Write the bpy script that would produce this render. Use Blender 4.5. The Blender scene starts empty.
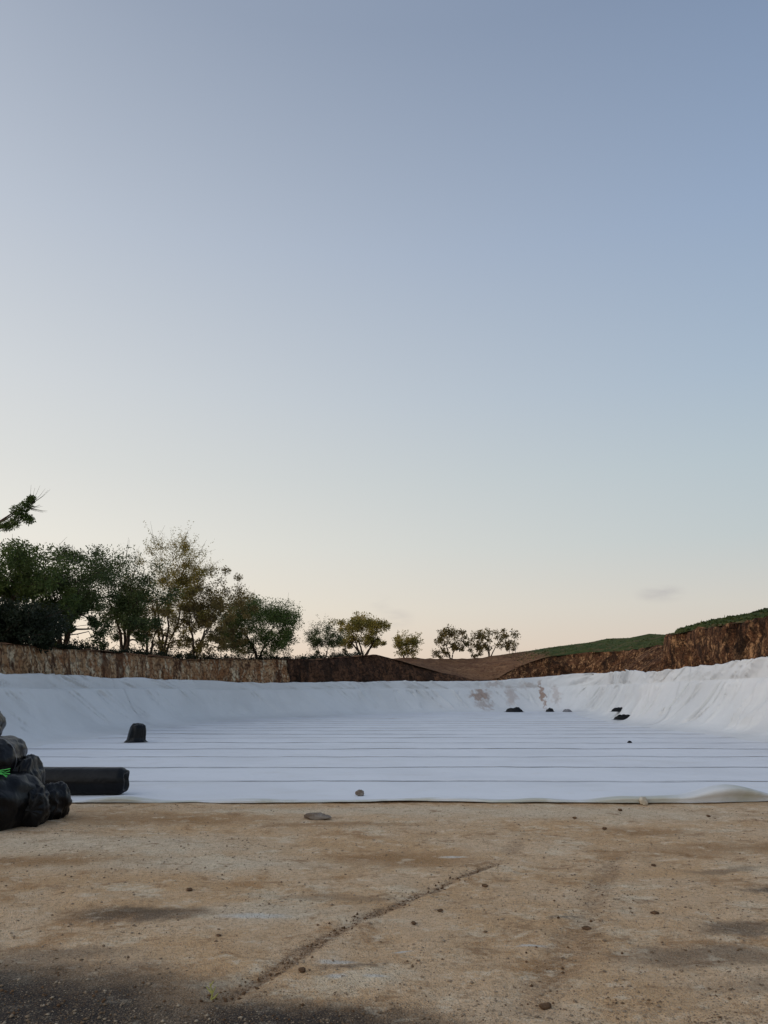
import bpy, math, random
import numpy as np
from mathutils import Vector
from mathutils.bvhtree import BVHTree
R = math.radians
rng = np.random.default_rng(7)
random.seed(7)
scene = bpy.context.scene
COL = scene.collection

# ------------------------------------------------------------------ numpy noise
_perm = np.random.default_rng(3).random(65536)
def _h(ix, iy, iz):
    n = (ix.astype(np.int64) * 73856093) ^ (iy.astype(np.int64) * 19349663) ^ (iz.astype(np.int64) * 83492791)
    n = (n ^ (n >> 13)) * 1274126177
    return _perm[(n ^ (n >> 16)) & 65535]
def vnoise(x, y, z=0.0):
    x, y, z = np.broadcast_arrays(np.asarray(x, float), np.asarray(y, float), np.asarray(z, float))
    xi, yi, zi = np.floor(x), np.floor(y), np.floor(z)
    fx, fy, fz = x - xi, y - yi, z - zi
    fx, fy, fz = [f * f * (3 - 2 * f) for f in (fx, fy, fz)]
    r = 0
    for a in (0, 1):
        for b in (0, 1):
            for c in (0, 1):
                w = (fx if a else 1 - fx) * (fy if b else 1 - fy) * (fz if c else 1 - fz)
                r = r + w * _h(xi + a, yi + b, zi + c)
    return r * 2 - 1
def fbm(x, y, z=0.0, o=4):
    r, a, f = 0, 1.0, 1.0
    for i in range(o):
        r = r + a * vnoise(x * f + 17.3 * i, y * f - 9.1 * i, np.asarray(z) * f + 3.7 * i)
        a *= 0.5; f *= 2.03
    return r
def sstep(a, b, x):
    t = np.clip((x - a) / (b - a), 0, 1)
    return t * t * (3 - 2 * t)

# ------------------------------------------------------------------ mesh helpers
def link(name, me, mat=None, parent=None, smooth=True):
    o = bpy.data.objects.new(name, me); COL.objects.link(o)
    if mat: me.materials.append(mat)
    if parent: o.parent = parent
    if smooth:
        me.polygons.foreach_set('use_smooth', np.ones(len(me.polygons), bool))
    return o
def mesh_np(name, V, F, mat=None, parent=None, smooth=True):
    V = np.asarray(V, np.float32); F = np.asarray(F, np.int32)
    me = bpy.data.meshes.new(name)
    n = F.shape[1]
    me.vertices.add(len(V)); me.vertices.foreach_set('co', V.ravel())
    me.loops.add(F.size); me.loops.foreach_set('vertex_index', F.ravel())
    me.polygons.add(len(F))
    me.polygons.foreach_set('loop_start', np.arange(0, F.size, n, dtype=np.int32))
    me.polygons.foreach_set('loop_total', np.full(len(F), n, np.int32))
    me.update(calc_edges=True); me.validate()
    return link(name, me, mat, parent, smooth)
def grid_np(name, P, mat=None, parent=None, smooth=True, flip=False):
    """P: (m, n, 3)"""
    m, n = P.shape[:2]
    i = np.arange(m - 1)[:, None] * n + np.arange(n - 1)[None, :]
    F = np.stack([i, i + 1, i + n + 1, i + n], -1).reshape(-1, 4)
    if flip: F = F[:, ::-1]
    return mesh_np(name, P.reshape(-1, 3), F, mat, parent, smooth)
def tag(o, label=None, cat=None, group=None, kind=None):
    if label: o['label'] = label
    if cat: o['category'] = cat
    if group: o['group'] = group
    if kind: o['kind'] = kind
    return o
def empty(name, loc=(0, 0, 0), rz=0.0):
    o = bpy.data.objects.new(name, None); COL.objects.link(o)
    o.location = loc; o.rotation_euler = (0, 0, rz); o.empty_display_size = .2
    return o

# ------------------------------------------------------------------ material helpers
class NT:
    def __init__(s, name, rough=.9, spec=.2):
        s.m = bpy.data.materials.new(name); s.m.use_nodes = True
        s.t = s.m.node_tree; s.b = s.t.nodes['Principled BSDF']
        s.b.inputs['Roughness'].default_value = rough
        s.b.inputs['Specular IOR Level'].default_value = spec
        s._co = None
    def n(s, typ, **kw):
        nd = s.t.nodes.new(typ)
        for k, v in kw.items(): setattr(nd, k, v)
        return nd
    def set(s, sock, v):
        if isinstance(v, bpy.types.NodeSocket): s.t.links.new(v, sock)
        else: sock.default_value = v
    @property
    def co(s):
        if s._co is None: s._co = s.n('ShaderNodeTexCoord').outputs['Object']
        return s._co
    def mapping(s, scale=(1, 1, 1), loc=(0, 0, 0), rot=(0, 0, 0), co=None):
        m = s.n('ShaderNodeMapping'); s.set(m.inputs['Vector'], co or s.co)
        m.inputs['Scale'].default_value = scale; m.inputs['Location'].default_value = loc; m.inputs['Rotation'].default_value = rot
        return m.outputs[0]
    def noise(s, scale, detail=4, rough=.55, co=None, dist=0.0):
        n = s.n('ShaderNodeTexNoise'); s.set(n.inputs['Vector'], co or s.co)
        n.inputs['Scale'].default_value = scale; n.inputs['Detail'].default_value = detail
        n.inputs['Roughness'].default_value = rough; n.inputs['Distortion'].default_value = dist
        return n.outputs[0]
    def voro(s, scale, co=None, feat='F1'):
        n = s.n('ShaderNodeTexVoronoi', feature=feat); s.set(n.inputs['Vector'], co or s.co)
        n.inputs['Scale'].default_value = scale
        return n
    def mr(s, v, a, b, c=0.0, d=1.0, smooth=True):
        n = s.n('ShaderNodeMapRange', interpolation_type='SMOOTHSTEP' if smooth else 'LINEAR')
        s.set(n.inputs[0], v)
        for i, q in enumerate((a, b, c, d)): n.inputs[i + 1].default_value = q
        return n.outputs[0]
    def math(s, op, a, b=0.0, c=0.0):
        n = s.n('ShaderNodeMath', operation=op); s.set(n.inputs[0], a); s.set(n.inputs[1], b); s.set(n.inputs[2], c)
        return n.outputs[0]
    def mix(s, f, a, b, mode='MIX'):
        n = s.n('ShaderNodeMix', data_type='RGBA', blend_type=mode)
        s.set(n.inputs[0], f)
        for k, v in ((6, a), (7, b)):
            s.set(n.inputs[k], v if isinstance(v, bpy.types.NodeSocket) else (*v, 1))
        return n.outputs[2]
    def bump(s, h, strength=.5, dist=.02, nrm=None):
        n = s.n('ShaderNodeBump'); s.set(n.inputs['Height'], h)
        n.inputs['Strength'].default_value = strength; n.inputs['Distance'].default_value = dist
        if nrm: s.set(n.inputs['Normal'], nrm)
        return n.outputs[0]
    def ellipse(s, wc, x, y, rx, ry, rot=0.0, soft=.5):
        m = s.n('ShaderNodeMapping', vector_type='TEXTURE'); s.set(m.inputs['Vector'], wc)
        m.inputs['Location'].default_value = (x, y, 0); m.inputs['Scale'].default_value = (rx, ry, 1e3)
        m.inputs['Rotation'].default_value = (0, 0, rot)
        l = s.n('ShaderNodeVectorMath', operation='LENGTH'); s.set(l.inputs[0], m.outputs[0])
        return s.mr(l.outputs['Value'], 1 + soft, 1 - soft)
    def col(s, c): s.set(s.b.inputs['Base Color'], c if isinstance(c, bpy.types.NodeSocket) else (*c, 1))
    def nrm(s, v): s.set(s.b.inputs['Normal'], v)

# ================================================================== PIT OUTLINE (toe line of the lined walls)
#       x,     y,    h1,  h2,  dr,  h3,  d4,  h4
KEYS = [(-11.2, -8, .3, .4, 3.0, -.5, 9, -.5),
        (-11.2, -1, 1.2, 1.6, 2.4, 1.0, 9, 1.1),
        (-11.1, 8, 1.55, 2.1, 2.0, 2.9, 9, 3.1),
        (-10.9, 23.7, 1.62, 2.15, 2.0, 3.13, 9, 3.2),
        (-11.2, 30, 1.65, 2.2, 2.0, 3.25, 9, 3.3),
        (-10.8, 35.6, 1.7, 2.2, 2.0, 3.4, 9, 3.4),
        (-9.7, 43.4, 1.7, 2.2, 2.0, 3.45, 9, 3.5),
        (-7.5, 49, 1.7, 2.2, 2.1, 3.65, 9, 3.65),
        (-3.7, 54.5, 1.75, 2.25, 2.2, 3.95, 9, 3.9),
        (-0.9, 58, 1.8, 2.35, 2.6, 4.3, 10, 4.2),
        (1.5, 60.6, 1.85, 2.4, 2.8, 4.62, 11, 4.6),
        (3.3, 62, 1.85, 2.45, 2.8, 4.1, 12, 4.85),
        (6.5, 64, 1.85, 2.45, 2.6, 3.25, 12, 4.95),
        (9.4, 65.6, 1.85, 2.5, 2.5, 2.6, 12, 4.95),
        (11.2, 66.3, 1.9, 2.6, 2.5, 2.85, 12, 5.05),
        (13.0, 66.9, 2.0, 2.8, 2.6, 3.9, 12, 5.35),
        (14.6, 66.9, 2.0, 2.95, 2.7, 4.85, 12, 6.3),
        (16.6, 65.6, 2.1, 3.2, 3.0, 5.1, 12, 7.05),
        (16.9, 62, 2.2, 3.2, 3.6, 5.0, 11, 7.2),
        (15.3, 55.5, 2.1, 3.0, 4.5, 4.85, 10, 6.75),
        (14.0, 48, 2.05, 2.8, 4.4, 4.4, 10, 5.75),
        (13.35, 43.6, 2.0, 2.7, 4.2, 4.1, 9, 5.0),
        (13.1, 41.5, 2.0, 2.65, 2.8, 4.2, 7, 5.2),
        (13.05, 40.2, 2.0, 2.65, 2.0, 4.5, 5, 5.45),
        (12.9, 33.7, 2.02, 2.72, 1.9, 4.42, 5, 5.2),
        (13.4, 27, 2.06, 2.95, 1.9, 4.38, 6, 4.6),
        (13.5, 11, 2.0, 2.9, 2.0, 4.2, 7, 4.45),
        (13.5, 5, 1.8, 2.6, 2.2, 3.0, 9, 3.5),
        (13.5, -1, 1.2, 1.6, 2.6, 1.0, 9, 1.1),
        (13.5, -8, .3, .4, 3.0, -.5, 9, -.5)]
K = np.array(KEYS, float); K[:, 4] += .15
def catmull(P, per=24):
    out = []
    Q = np.vstack([2 * P[0] - P[1], P, 2 * P[-1] - P[-2]])
    for i in range(1, len(Q) - 2):
        t = np.linspace(0, 1, per, endpoint=False)[:, None]
        a, b, c, d = Q[i - 1], Q[i], Q[i + 1], Q[i + 2]
        out.append(.5 * (2 * b + (c - a) * t + (2 * a - 5 * b + 4 * c - d) * t ** 2 + (3 * b - a - 3 * c + d) * t ** 3))
    out.append(P[-1:]); return np.vstack(out)
xy = catmull(K[:, :2]); par = np.empty((len(xy), 6))
u = np.linspace(0, len(K) - 1, len(xy))
for j in range(6): par[:, j] = np.interp(u, np.arange(len(K)), K[:, 2 + j])
arc = np.r_[0, np.cumsum(np.linalg.norm(np.diff(xy, axis=0), axis=1))]
LEN = arc[-1]
def path(s):
    x = np.interp(s, arc, xy[:, 0]); y = np.interp(s, arc, xy[:, 1])
    return x, y, [np.interp(s, arc, par[:, j]) for j in range(6)]
def normals(s):
    x0, y0, _ = path(s - .9); x1, y1, _ = path(s + .9)
    tx, ty = x1 - x0, y1 - y0; l = np.hypot(tx, ty); 
    return -ty / l, tx / l          # outward (path runs left -> back -> right)
def s_at(x, y): return arc[np.argmin((xy[:, 0] - x) ** 2 + (xy[:, 1] - y) ** 2)]

# ================================================================== MATERIALS
def mat_ground():
    g = NT('packed_soil', .95, .1)
    warp = g.noise(2.3, 5, .65)
    sep = g.n('ShaderNodeVectorMath', operation='MULTIPLY_ADD')
    nz = g.n('ShaderNodeTexNoise'); g.set(nz.inputs['Vector'], g.co); nz.inputs['Scale'].default_value = 3.2; nz.inputs['Detail'].default_value = 7; nz.inputs['Roughness'].default_value = .7
    sub = g.n('ShaderNodeVectorMath', operation='SUBTRACT'); g.set(sub.inputs[0], nz.outputs['Color']); sub.inputs[1].default_value = (.5, .5, .5)
    g.set(sep.inputs[0], sub.outputs[0]); sep.inputs[1].default_value = (.55, .55, 0); g.set(sep.inputs[2], g.co)
    wc = sep.outputs[0]
    sep2 = g.n('ShaderNodeVectorMath', operation='MULTIPLY_ADD')
    g.set(sep2.inputs[0], sub.outputs[0]); sep2.inputs[1].default_value = (.10, .10, 0); g.set(sep2.inputs[2], g.co)
    wf = sep2.outputs[0]
    n1 = g.noise(.7, 7, .68, g.mapping((.9, 1.0, 1))); n2 = g.noise(1.5, 8, .74, g.mapping((.8, 1.0, 1), (5, 2, 0)))
    n3 = g.noise(28, 5, .7); n4 = g.noise(1.0, 7, .74, g.mapping((.8, 1.1, 1), (31, 12, 0)))
    c = g.mix(g.mr(n1, .38, .62), (.62, .395, .21), (.70, .50, .315))
    c = g.mix(g.mr(n2, .52, .64, 0, .75), c, (.78, .64, .45))
    c = g.mix(g.mr(n4, .53, .63, 0, .75), c, (.44, .24, .10))
    # placed patches (own colours of the soil)
    E = g.ellipse
    pale = [(-3.0, 8.1, 1.5, .55, 0), (-1.7, 7.3, 1.2, .28, 0), (-.75, 5.75, .5, .2, 0), (.25, 10.4, 2.6, .3, 0), (2.6, 10.2, 2.0, .5, 0)]
    f = None
    for p in pale:
        e = E(wc, *p[:4], p[4], .75); f = e if f is None else g.math('MAXIMUM', f, e)
    c = g.mix(g.math('MULTIPLY', f, .65), c, (.72, .61, .45))
    rust = [(3.9, 7.9, 1.3, .28, 0), (-3.3, 7.4, .9, .22, .1), (-3.0, 9.7, 1.5, .35, 0), (.2, 7.5, .6, .3, 0), (2.9, 8.9, .5, .2, 0), (-.6, 9.4, .9, .16, 0)]
    f = None
    for p in rust:
        e = E(wc, *p[:4], p[4], .75); f = e if f is None else g.math('MAXIMUM', f, e)
    c = g.mix(g.math('MULTIPLY', f, .7), c, (.33, .17, .06))
    white = [(-.27, 4.72, .10, .035, 0), (-.26, 4.48, .05, .03, 0), (-.05, 4.47, .06, .022, 0), (.12, 4.9, .05, .02, 0), (-.9, 5.65, .22, .05, 0), (.9, 5.0, .08, .02, 0), (.65, 7.6, .12, .03, 0)]
    f = None
    for p in white:
        e = E(wf, *p[:4], p[4], .6); f = e if f is None else g.math('MAXIMUM', f, e)
    c = g.mix(g.math('MULTIPLY', f, .8), c, (.68, .66, .60))
    # loose darker soil in the wheel marks
    def streak(x0, y0, x1, y1, w):
        L = math.hypot(x1 - x0, y1 - y0)
        return E(wf, (x0 + x1) / 2, (y0 + y1) / 2, L / 2 * 1.05, w, math.atan2(y1 - y0, x1 - x0), .45)
    tr = g.math('MAXIMUM', streak(-.80, 4.2, -.20, 5.5, .06), streak(-.25, 5.42, .57, 6.7, .055))
    tr = g.math('MAXIMUM', tr, g.math('MAXIMUM', streak(.53, 6.64, 1.05, 7.4, .04), g.math('MULTIPLY', streak(1.2, 7.7, 1.4, 8.3, .09), .5)))
    tr2 = g.math('MULTIPLY', g.math('MAXIMUM', streak(.72, 4.1, 1.55, 5.9, .13), streak(1.4, 5.6, 2.2, 7.6, .10)), .55)
    tr = g.math('MAXIMUM', tr, tr2)
    c = g.mix(g.math('MULTIPLY', tr, g.mr(n3, .40, .58, .40, .88)), c, (.16, .09, .048))
    # black grit / oil stains
    dk = [(-1.72, 5.75, .42, .15, 0, 0.61), (-1.95, 4.9, .4, .1, 0, 0.37), (2.35, 5.35, .3, .12, .15, 0.54), (1.9, 4.85, .5, .18, 0, 0.41), (3.05, 6.3, .26, .08, 0, 0.58), (2.95, 7.0, .3, .09, .1, 0.34), (1.25, 5.6, .1, .03, 0, 0.54), (-.35, 6.2, .5, .08, 0, 0.24), (-.2, 4.65, .18, .04, 0, 0.41), (2.6, 4.35, .8, .12, 0, 0.34)]
    f = None
    for p in dk:
        e = g.math('MULTIPLY', E(wc, *p[:4], p[4], .7), p[5]); f = e if f is None else g.math('MAXIMUM', f, e)
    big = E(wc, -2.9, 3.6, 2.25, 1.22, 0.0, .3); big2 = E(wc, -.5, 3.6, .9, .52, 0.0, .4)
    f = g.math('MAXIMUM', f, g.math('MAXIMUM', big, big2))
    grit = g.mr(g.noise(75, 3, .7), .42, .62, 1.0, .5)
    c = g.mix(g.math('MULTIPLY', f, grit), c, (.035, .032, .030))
    # fine mottling and grains
    c = g.mix(g.mr(n3, .42, .72, 0, .5), c, (.22, .14, .075))
    v = g.voro(90); c = g.mix(g.mr(v.outputs['Distance'], .15, .32, .6, 0), c, (.70, .62, .50)); v3 = g.voro(62, g.mapping((1, 1, 1), (1, 7, 0))); c = g.mix(g.mr(v3.outputs['Distance'], .14, .3, .6, 0), c, (.17, .11, .065))
    v2 = g.voro(38, g.mapping((1, 1, 1), (3, 4, 0))); c = g.mix(g.mr(v2.outputs['Distance'], .1, .2, .75, 0), c, (.11, .075, .05))
    n9 = g.noise(9, 6, .75); c = g.mix(g.mr(n9, .55, .70, 0, .5), c, (.26, .155, .075)); n10 = g.noise(4.5, 8, .8, g.mapping((.9, 1.1, 1), (3, 8, 2))); c = g.mix(g.mr(n10, .53, .64, 0, .6), c, (.80, .67, .49)); n11 = g.noise(3.1, 8, .8, g.mapping((.8, 1.1, 1), (13, 8, 2))); c = g.mix(g.mr(n11, .55, .64, 0, .65), c, (.27, .15, .07))
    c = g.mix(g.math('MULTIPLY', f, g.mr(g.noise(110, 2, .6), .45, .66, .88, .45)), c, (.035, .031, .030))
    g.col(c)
    h = g.math('ADD', g.math('MULTIPLY', n3, .5), g.math('MULTIPLY', v.outputs['Distance'], -.5))
    b = g.bump(h, 1.0, .02); b = g.bump(g.noise(6, 8, .72), .6, .05, b)
    g.nrm(b); return g.m
def mat_liner(name, tint=(.78, .79, .80), stains=False, hem=False):
    g = NT(name, .85, .25)
    n1 = g.noise(.35, 5, .6); n2 = g.noise(2.5, 6, .7)
    c = g.mix(g.mr(n1, .4, .65), tint, tuple(t * .93 for t in tint))
    c = g.mix(g.mr(n2, .52, .75, 0, .12 if stains else .3), c, (.58, .56, .50)); c = g.mix(g.mr(g.noise(.8, 6, .7, g.mapping((.5, 1, 1), (9, 1, 3))), .52, .72, 0, .15 if stains else .35), c, (.56, .55, .53))
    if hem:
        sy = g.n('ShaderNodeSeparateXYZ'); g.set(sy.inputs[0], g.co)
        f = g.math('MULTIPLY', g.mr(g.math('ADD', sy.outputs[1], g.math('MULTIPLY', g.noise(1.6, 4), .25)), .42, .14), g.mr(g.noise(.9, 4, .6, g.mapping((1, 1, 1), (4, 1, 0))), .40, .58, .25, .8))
        c = g.mix(f, c, (.42, .41, .32))  # olive tint paints the shade and ground bounce on the front fold
    if stains:
        for (x, y, z, rx, ry, rz, a) in [(8.3, 54.9, 1.35, 1.1, 5, .45, .8), (8.6, 54.9, .55, .9, 5, .35, .5), (11.2, 55.9, 1.3, .5, 5, .9, .45), (9.8, 55.9, 2.3, .9, 5, .25, .4), (13.0, 55.9, 2.2, 1.0, 5, .3, .35), (15.2, 56.4, 1.5, .35, 5, 1.0, .35), (14.1, 56.0, 1.5, .16, 5, 1.3, .9)]:
            m = g.n('ShaderNodeMapping', vector_type='TEXTURE')
            wa = g.n('ShaderNodeVectorMath', operation='MULTIPLY_ADD'); nz = g.n('ShaderNodeTexNoise'); g.set(nz.inputs['Vector'], g.co); nz.inputs['Scale'].default_value = 2.2; nz.inputs['Detail'].default_value = 6
            g.set(wa.inputs[0], nz.outputs['Color']); wa.inputs[1].default_value = (1.6, 1.6, 1.6); g.set(wa.inputs[2], g.co)
            g.set(m.inputs['Vector'], wa.outputs[0]); m.inputs['Location'].default_value = (x + .8, y + .8, z + .8); m.inputs['Scale'].default_value = (rx, ry, rz)
            l = g.n('ShaderNodeVectorMath', operation='LENGTH'); g.set(l.inputs[0], m.outputs[0])
            c = g.mix(g.math('MULTIPLY', g.mr(l.outputs['Value'], 1.3, .4), a), c, (.30, .20, .15))
    g.col(c)
    b = g.bump(g.noise(45, 4, .6), .25, .006); b = g.bump(g.noise(1.6, 4, .5, None, .4), .25, .02, b)
    g.nrm(b); return g.m
def mat_rock(name, a, b, dark, pale, sc=1.0, palef=.8, stain=.85):
    """cut rock: blotchy body, rubble, a few hanging stains; object coords"""
    g = NT(name, .95, .1)
    n1 = g.noise(.8 * sc, 6, .65); n2 = g.noise(1.7 * sc, 7, .75, g.mapping((1, 1, .35), (7, 3, 1)), .3)
    n3 = g.noise(1.9 * sc, 9, .80, g.mapping((1, 1, .45), (1, 9, 4)), .3); n4 = g.noise(9 * sc, 6, .78)
    c = g.mix(g.mr(n1, .40, .60), a, b)
    c = g.mix(g.mr(n3, .50, .60, 0, palef), c, pale)
    c = g.mix(g.mr(n2, .50, .60, 0, stain), c, dark)
    v = g.voro(5.5 * sc, g.mapping((1, 1, 1.2), (2, 2, 2))); c = g.mix(g.mr(v.outputs['Distance'], .45, .75, 0, .6), c, tuple(x * .6 for x in dark))
    c = g.mix(g.mr(n4, .54, .70, 0, .4), c, tuple(x * .9 for x in dark)); c = g.mix(g.mr(g.noise(13 * sc, 5, .8, g.mapping((1, 1, 1), (5, 5, 5))), .58, .68, 0, .5 * palef), c, pale)
    n5 = g.noise(.55 * sc, 4, .6, g.mapping((1, 1, .10), (2, 8, 1))); c = g.mix(g.mr(n5, .55, .62, 0, .75 * stain), c, dark)
    g.col(c)
    h = g.math('ADD', g.math('MULTIPLY', n4, 1.2), g.math('MULTIPLY', v.outputs['Distance'], -1.0)); g.nrm(g.bump(h, 1.0, .15)); return g.m
def mat_simple(name, a, b, sc, rough=.9, spec=.2, bs=.3, bd=.02, bsc=None, trans=0):
    g = NT(name, rough, spec)
    n = g.noise(sc, 5, .65); g.col(g.mix(g.mr(n, .38, .62), a, b))
    g.nrm(g.bump(g.noise(bsc or sc * 3, 5, .65), bs, bd))
    return g.m
def mat_leaf(name, a, b, sc=.9):
    g = NT(name, .6, .25)
    n = g.noise(sc, 3, .6); w = g.n('ShaderNodeTexNoise'); g.set(w.inputs['Vector'], g.co); w.inputs['Scale'].default_value = 9
    c = g.mix(g.mr(n, .4, .6), a, b); c = g.mix(g.mr(w.outputs[0], .45, .65, 0, .5), c, tuple(x * 1.5 for x in b))
    g.col(c)
    tr = g.n('ShaderNodeBsdfTranslucent'); g.set(tr.inputs['Color'], c)
    mx = g.n('ShaderNodeMixShader'); mx.inputs[0].default_value = .3
    out = g.t.nodes['Material Output']
    g.t.links.new(g.b.outputs[0], mx.inputs[1]); g.t.links.new(tr.outputs[0], mx.inputs[2]); g.t.links.new(mx.outputs[0], out.inputs[0])
    return g.m
def mat_plastic(name, rough, bs):
    g = NT(name, rough, .2)
    g.col(g.mix(g.mr(g.noise(3, 4, .6), .4, .65), (.002, .0022, .003), (.006, .0065, .008)))
    g.nrm(g.bump(g.noise(9, 3, .45, None, .8), bs, .03)); return g.m

M = {}
M['ground'] = mat_ground()
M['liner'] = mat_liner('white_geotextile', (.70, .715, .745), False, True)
M['liner_slope'] = mat_liner('white_geotextile_slope', (.66, .67, .675), True)
M['seam'] = mat_simple('seam_shade', (.42, .43, .45), (.62, .63, .65), .8)  # greyer cloth tone that paints the shadow line at the overlaps
M['rock'] = mat_rock('streaked_rock', (.36, .17, .075), (.52, .32, .17), (.09, .04, .022), (.85, .72, .50), 1.0, .95, .95)
M['mound'] = mat_rock('dark_earth_cut', (.07, .036, .023), (.12, .06, .034), (.028, .018, .013), (.22, .11, .06), .8, .6)
M['cliff'] = mat_rock('red_rock_cut', (.12, .055, .028), (.19, .085, .042), (.028, .017, .012), (.70, .38, .18), 1.4, .95)
def mat_terrain():
    g = NT('dry_soil_and_grass', .95, .1)
    n1 = g.noise(.4, 6, .7); n2 = g.noise(3, 6, .7)
    c = g.mix(g.mr(n1, .4, .6), (.15, .075, .042), (.22, .115, .06))
    c = g.mix(g.mr(g.noise(.9, 8, .78, g.mapping((1, 1, 1), (7, 7, 7))), .50, .60, 0, .7), c, (.30, .17, .09)); c = g.mix(g.mr(n2, .5, .64, 0, .8), c, (.07, .038, .024))
    # green crop on the right hand hill: own colour of what grows there
    sx = g.n('ShaderNodeSeparateXYZ'); g.set(sx.inputs[0], g.co)
    e = g.mr(g.math('ADD', sx.outputs[0], g.math('MULTIPLY', g.noise(.5, 4), 2.5)), 15.6, 17.2)
    gr = g.mix(g.mr(g.noise(1.3, 5), .4, .65), (.045, .065, .02), (.075, .09, .028)); gr = g.mix(g.mr(g.noise(.7, 6, .7, g.mapping((1, 1, 1), (4, 4, 4))), .52, .62, 0, .8), gr, (.13, .09, .045))
    c = g.mix(e, c, gr); g.col(c); g.nrm(g.bump(g.math('ADD', n2, g.noise(1.2, 6, .7)), .9, .25)); return g.m
M['terrain'] = mat_terrain()
M['bark'] = mat_simple('bark', (.045, .03, .022), (.08, .055, .04), 6, .95, .1, .6, .03)
M['leaf_dark'] = mat_leaf('leaves_dark', (.036, .058, .018), (.07, .09, .026))
M['leaf_green'] = mat_leaf('leaves_green', (.045, .075, .018), (.095, .125, .03))
M['leaf_olive'] = mat_leaf('leaves_olive', (.14, .13, .028), (.28, .21, .045))
M['leaf_brown'] = mat_leaf('leaves_brown', (.095, .08, .026), (.17, .12, .036))
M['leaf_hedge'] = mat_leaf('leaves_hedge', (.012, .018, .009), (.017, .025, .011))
M['plastic'] = mat_plastic('black_plastic_film', .34, .3); M['roll_film'] = mat_plastic('black_roll_film', .36, .3)
M['stone'] = mat_simple('pale_stone', (.42, .36, .27), (.58, .52, .42), 14, .9, .2, .7, .02)
M['flat_stone'] = mat_simple('brown_grey_stone', (.12, .085, .06), (.24, .21, .18), 6, .9, .2, .7, .02)
M['clod'] = mat_simple('brown_clod', (.10, .06, .035), (.19, .11, .06), 18, .95, .1, .8, .02)
M['black_cloth'] = mat_simple('black_sheet', (.006, .006, .007), (.014, .014, .016), 5, .6, .3, .5, .03)
M['gravel'] = mat_simple('gravel_mix', (.15, .10, .06), (.36, .29, .21), 9, .95, .1, .3, .01)
M['metal'] = mat_simple('galvanised_metal', (.25, .25, .25), (.33, .33, .33), 8, .5, .5)
M['grass'] = mat_simple('crop_blades', (.04, .065, .016), (.085, .095, .028), .8, .7)
M['weed'] = mat_simple('dry_weed', (.30, .30, .08), (.42, .38, .12), 30, .7)
M['green_film'] = mat_simple('green_strapping', (.05, .40, .06), (.08, .50, .09), 20, .45, .5)
M['grey_tape'] = mat_simple('grey_tape', (.12, .12, .13), (.2, .2, .21), 20, .5, .5)

# ================================================================== GROUND (one sheet to the horizon)
def lines(lo, hi, step, far, k=1.28):
    c = list(np.arange(lo, hi + 1e-6, step)); d = step
    while c[-1] < far: d *= k; c.append(c[-1] + d)
    d = step
    while c[0] > -far: d *= k; c.insert(0, c[0] - d)
    return np.array(c)
gx = lines(-5.5, 5.5, .05, 3000); gy = lines(3.2, 11.5, .05, 3000)
X, Y = np.meshgrid(gx, gy)
near = sstep(16, 8, np.hypot(X, Y - 5)) 
Z = near * (.016 * fbm(X * .8, Y * 1.1) + .011 * fbm(X * 3.1, Y * 3.1, 2.0, 5) + .004 * fbm(X * 11, Y * 11, 5.0, 3))
def seg_d(x0, y0, x1, y1):
    dx, dy = x1 - x0, y1 - y0; t = np.clip(((X - x0) * dx + (Y - y0) * dy) / (dx * dx + dy * dy), 0, 1)
    return np.hypot(X - x0 - t * dx, Y - y0 - t * dy)
for a in ((-.8, 4.2, -.23, 5.45, .07), (-.23, 5.45, .55, 6.68, .06), (.55, 6.68, 1.05, 7.4, .05), (.72, 4.1, 2.2, 7.6, .12)):
    d = seg_d(*a[:4]) + .02 * fbm(X * 4, Y * 4)
    Z += -.011 * np.exp(-(d / a[4]) ** 2) + .008 * np.exp(-((d - 1.6 * a[4]) / a[4]) ** 2)
Z *= sstep(11.45, 10.6, Y) * .999 + .001
Z -= .045 * sstep(12, 13, Y) * (Y < 90)
ground = grid_np('ground', np.stack([X, Y, Z], -1), M['ground']); tag(ground, kind='structure')
gbvh = BVHTree.FromPolygons([tuple(v.co) for v in ground.data.vertices], [tuple(p.vertices) for p in ground.data.polygons])
def gz(x, y):
    h = gbvh.ray_cast(Vector((x, y, 5)), Vector((0, 0, -1))); return h[0].z if h[0] else 0.0

# ================================================================== TERRAIN SHELL round the pit
S = np.arange(0, LEN, .45); sx, sy, p = path(S); nx, ny = normals(S); h1, h2, dr, h3, d4, h4 = p
rad = np.stack([sx - 1, (sy - 30)], -1); rad /= np.linalg.norm(rad, axis=1)[:, None]
rows = []
offs = [('r', -.05), ('r', .35), ('m', .18), ('m', .35), ('m', .55), ('m', .78), ('4', 0)] + [(d, 0) for d in (2, 5, 10, 20, 45, 110, 300, 900, 2600)]
rowinfo = []
for a, b in offs:
    if a == 'r': d, z = dr + b, h3 + (.0 if b < 0 else .06)
    elif a == 'm': d, z = dr + (d4 - dr) * b, h3 + (h4 - h3) * b ** .85
    elif a == '4': d, z = d4, h4
    else: d = d4 + a; z = h4 + (2.2 - h4) * min(1, (a / 300)) if True else 0; z = np.where(h4 > 0, z, h4)
    w = sstep(3, 30, d)[:, None] if np.ndim(d) else sstep(3, 30, np.full(len(S), d))[:, None]
    n = np.stack([nx, ny], -1) * (1 - w) + rad * w; n /= np.linalg.norm(n, axis=1)[:, None]
    x = sx + n[:, 0] * d; y = sy + n[:, 1] * d
    z = z + (.05 if a == 'r' else .13) * fbm(x * .6, y * .6, 0, 4) * (h4 > 0)
    rows.append(np.stack([x, y, z], -1))
def densify(rows, k):
    out = [rows[0]]
    for r0, r1 in zip(rows[:-1], rows[1:]):
        for j in range(1, k + 1): out.append(r0 + (r1 - r0) * j / k)
    return out
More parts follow.
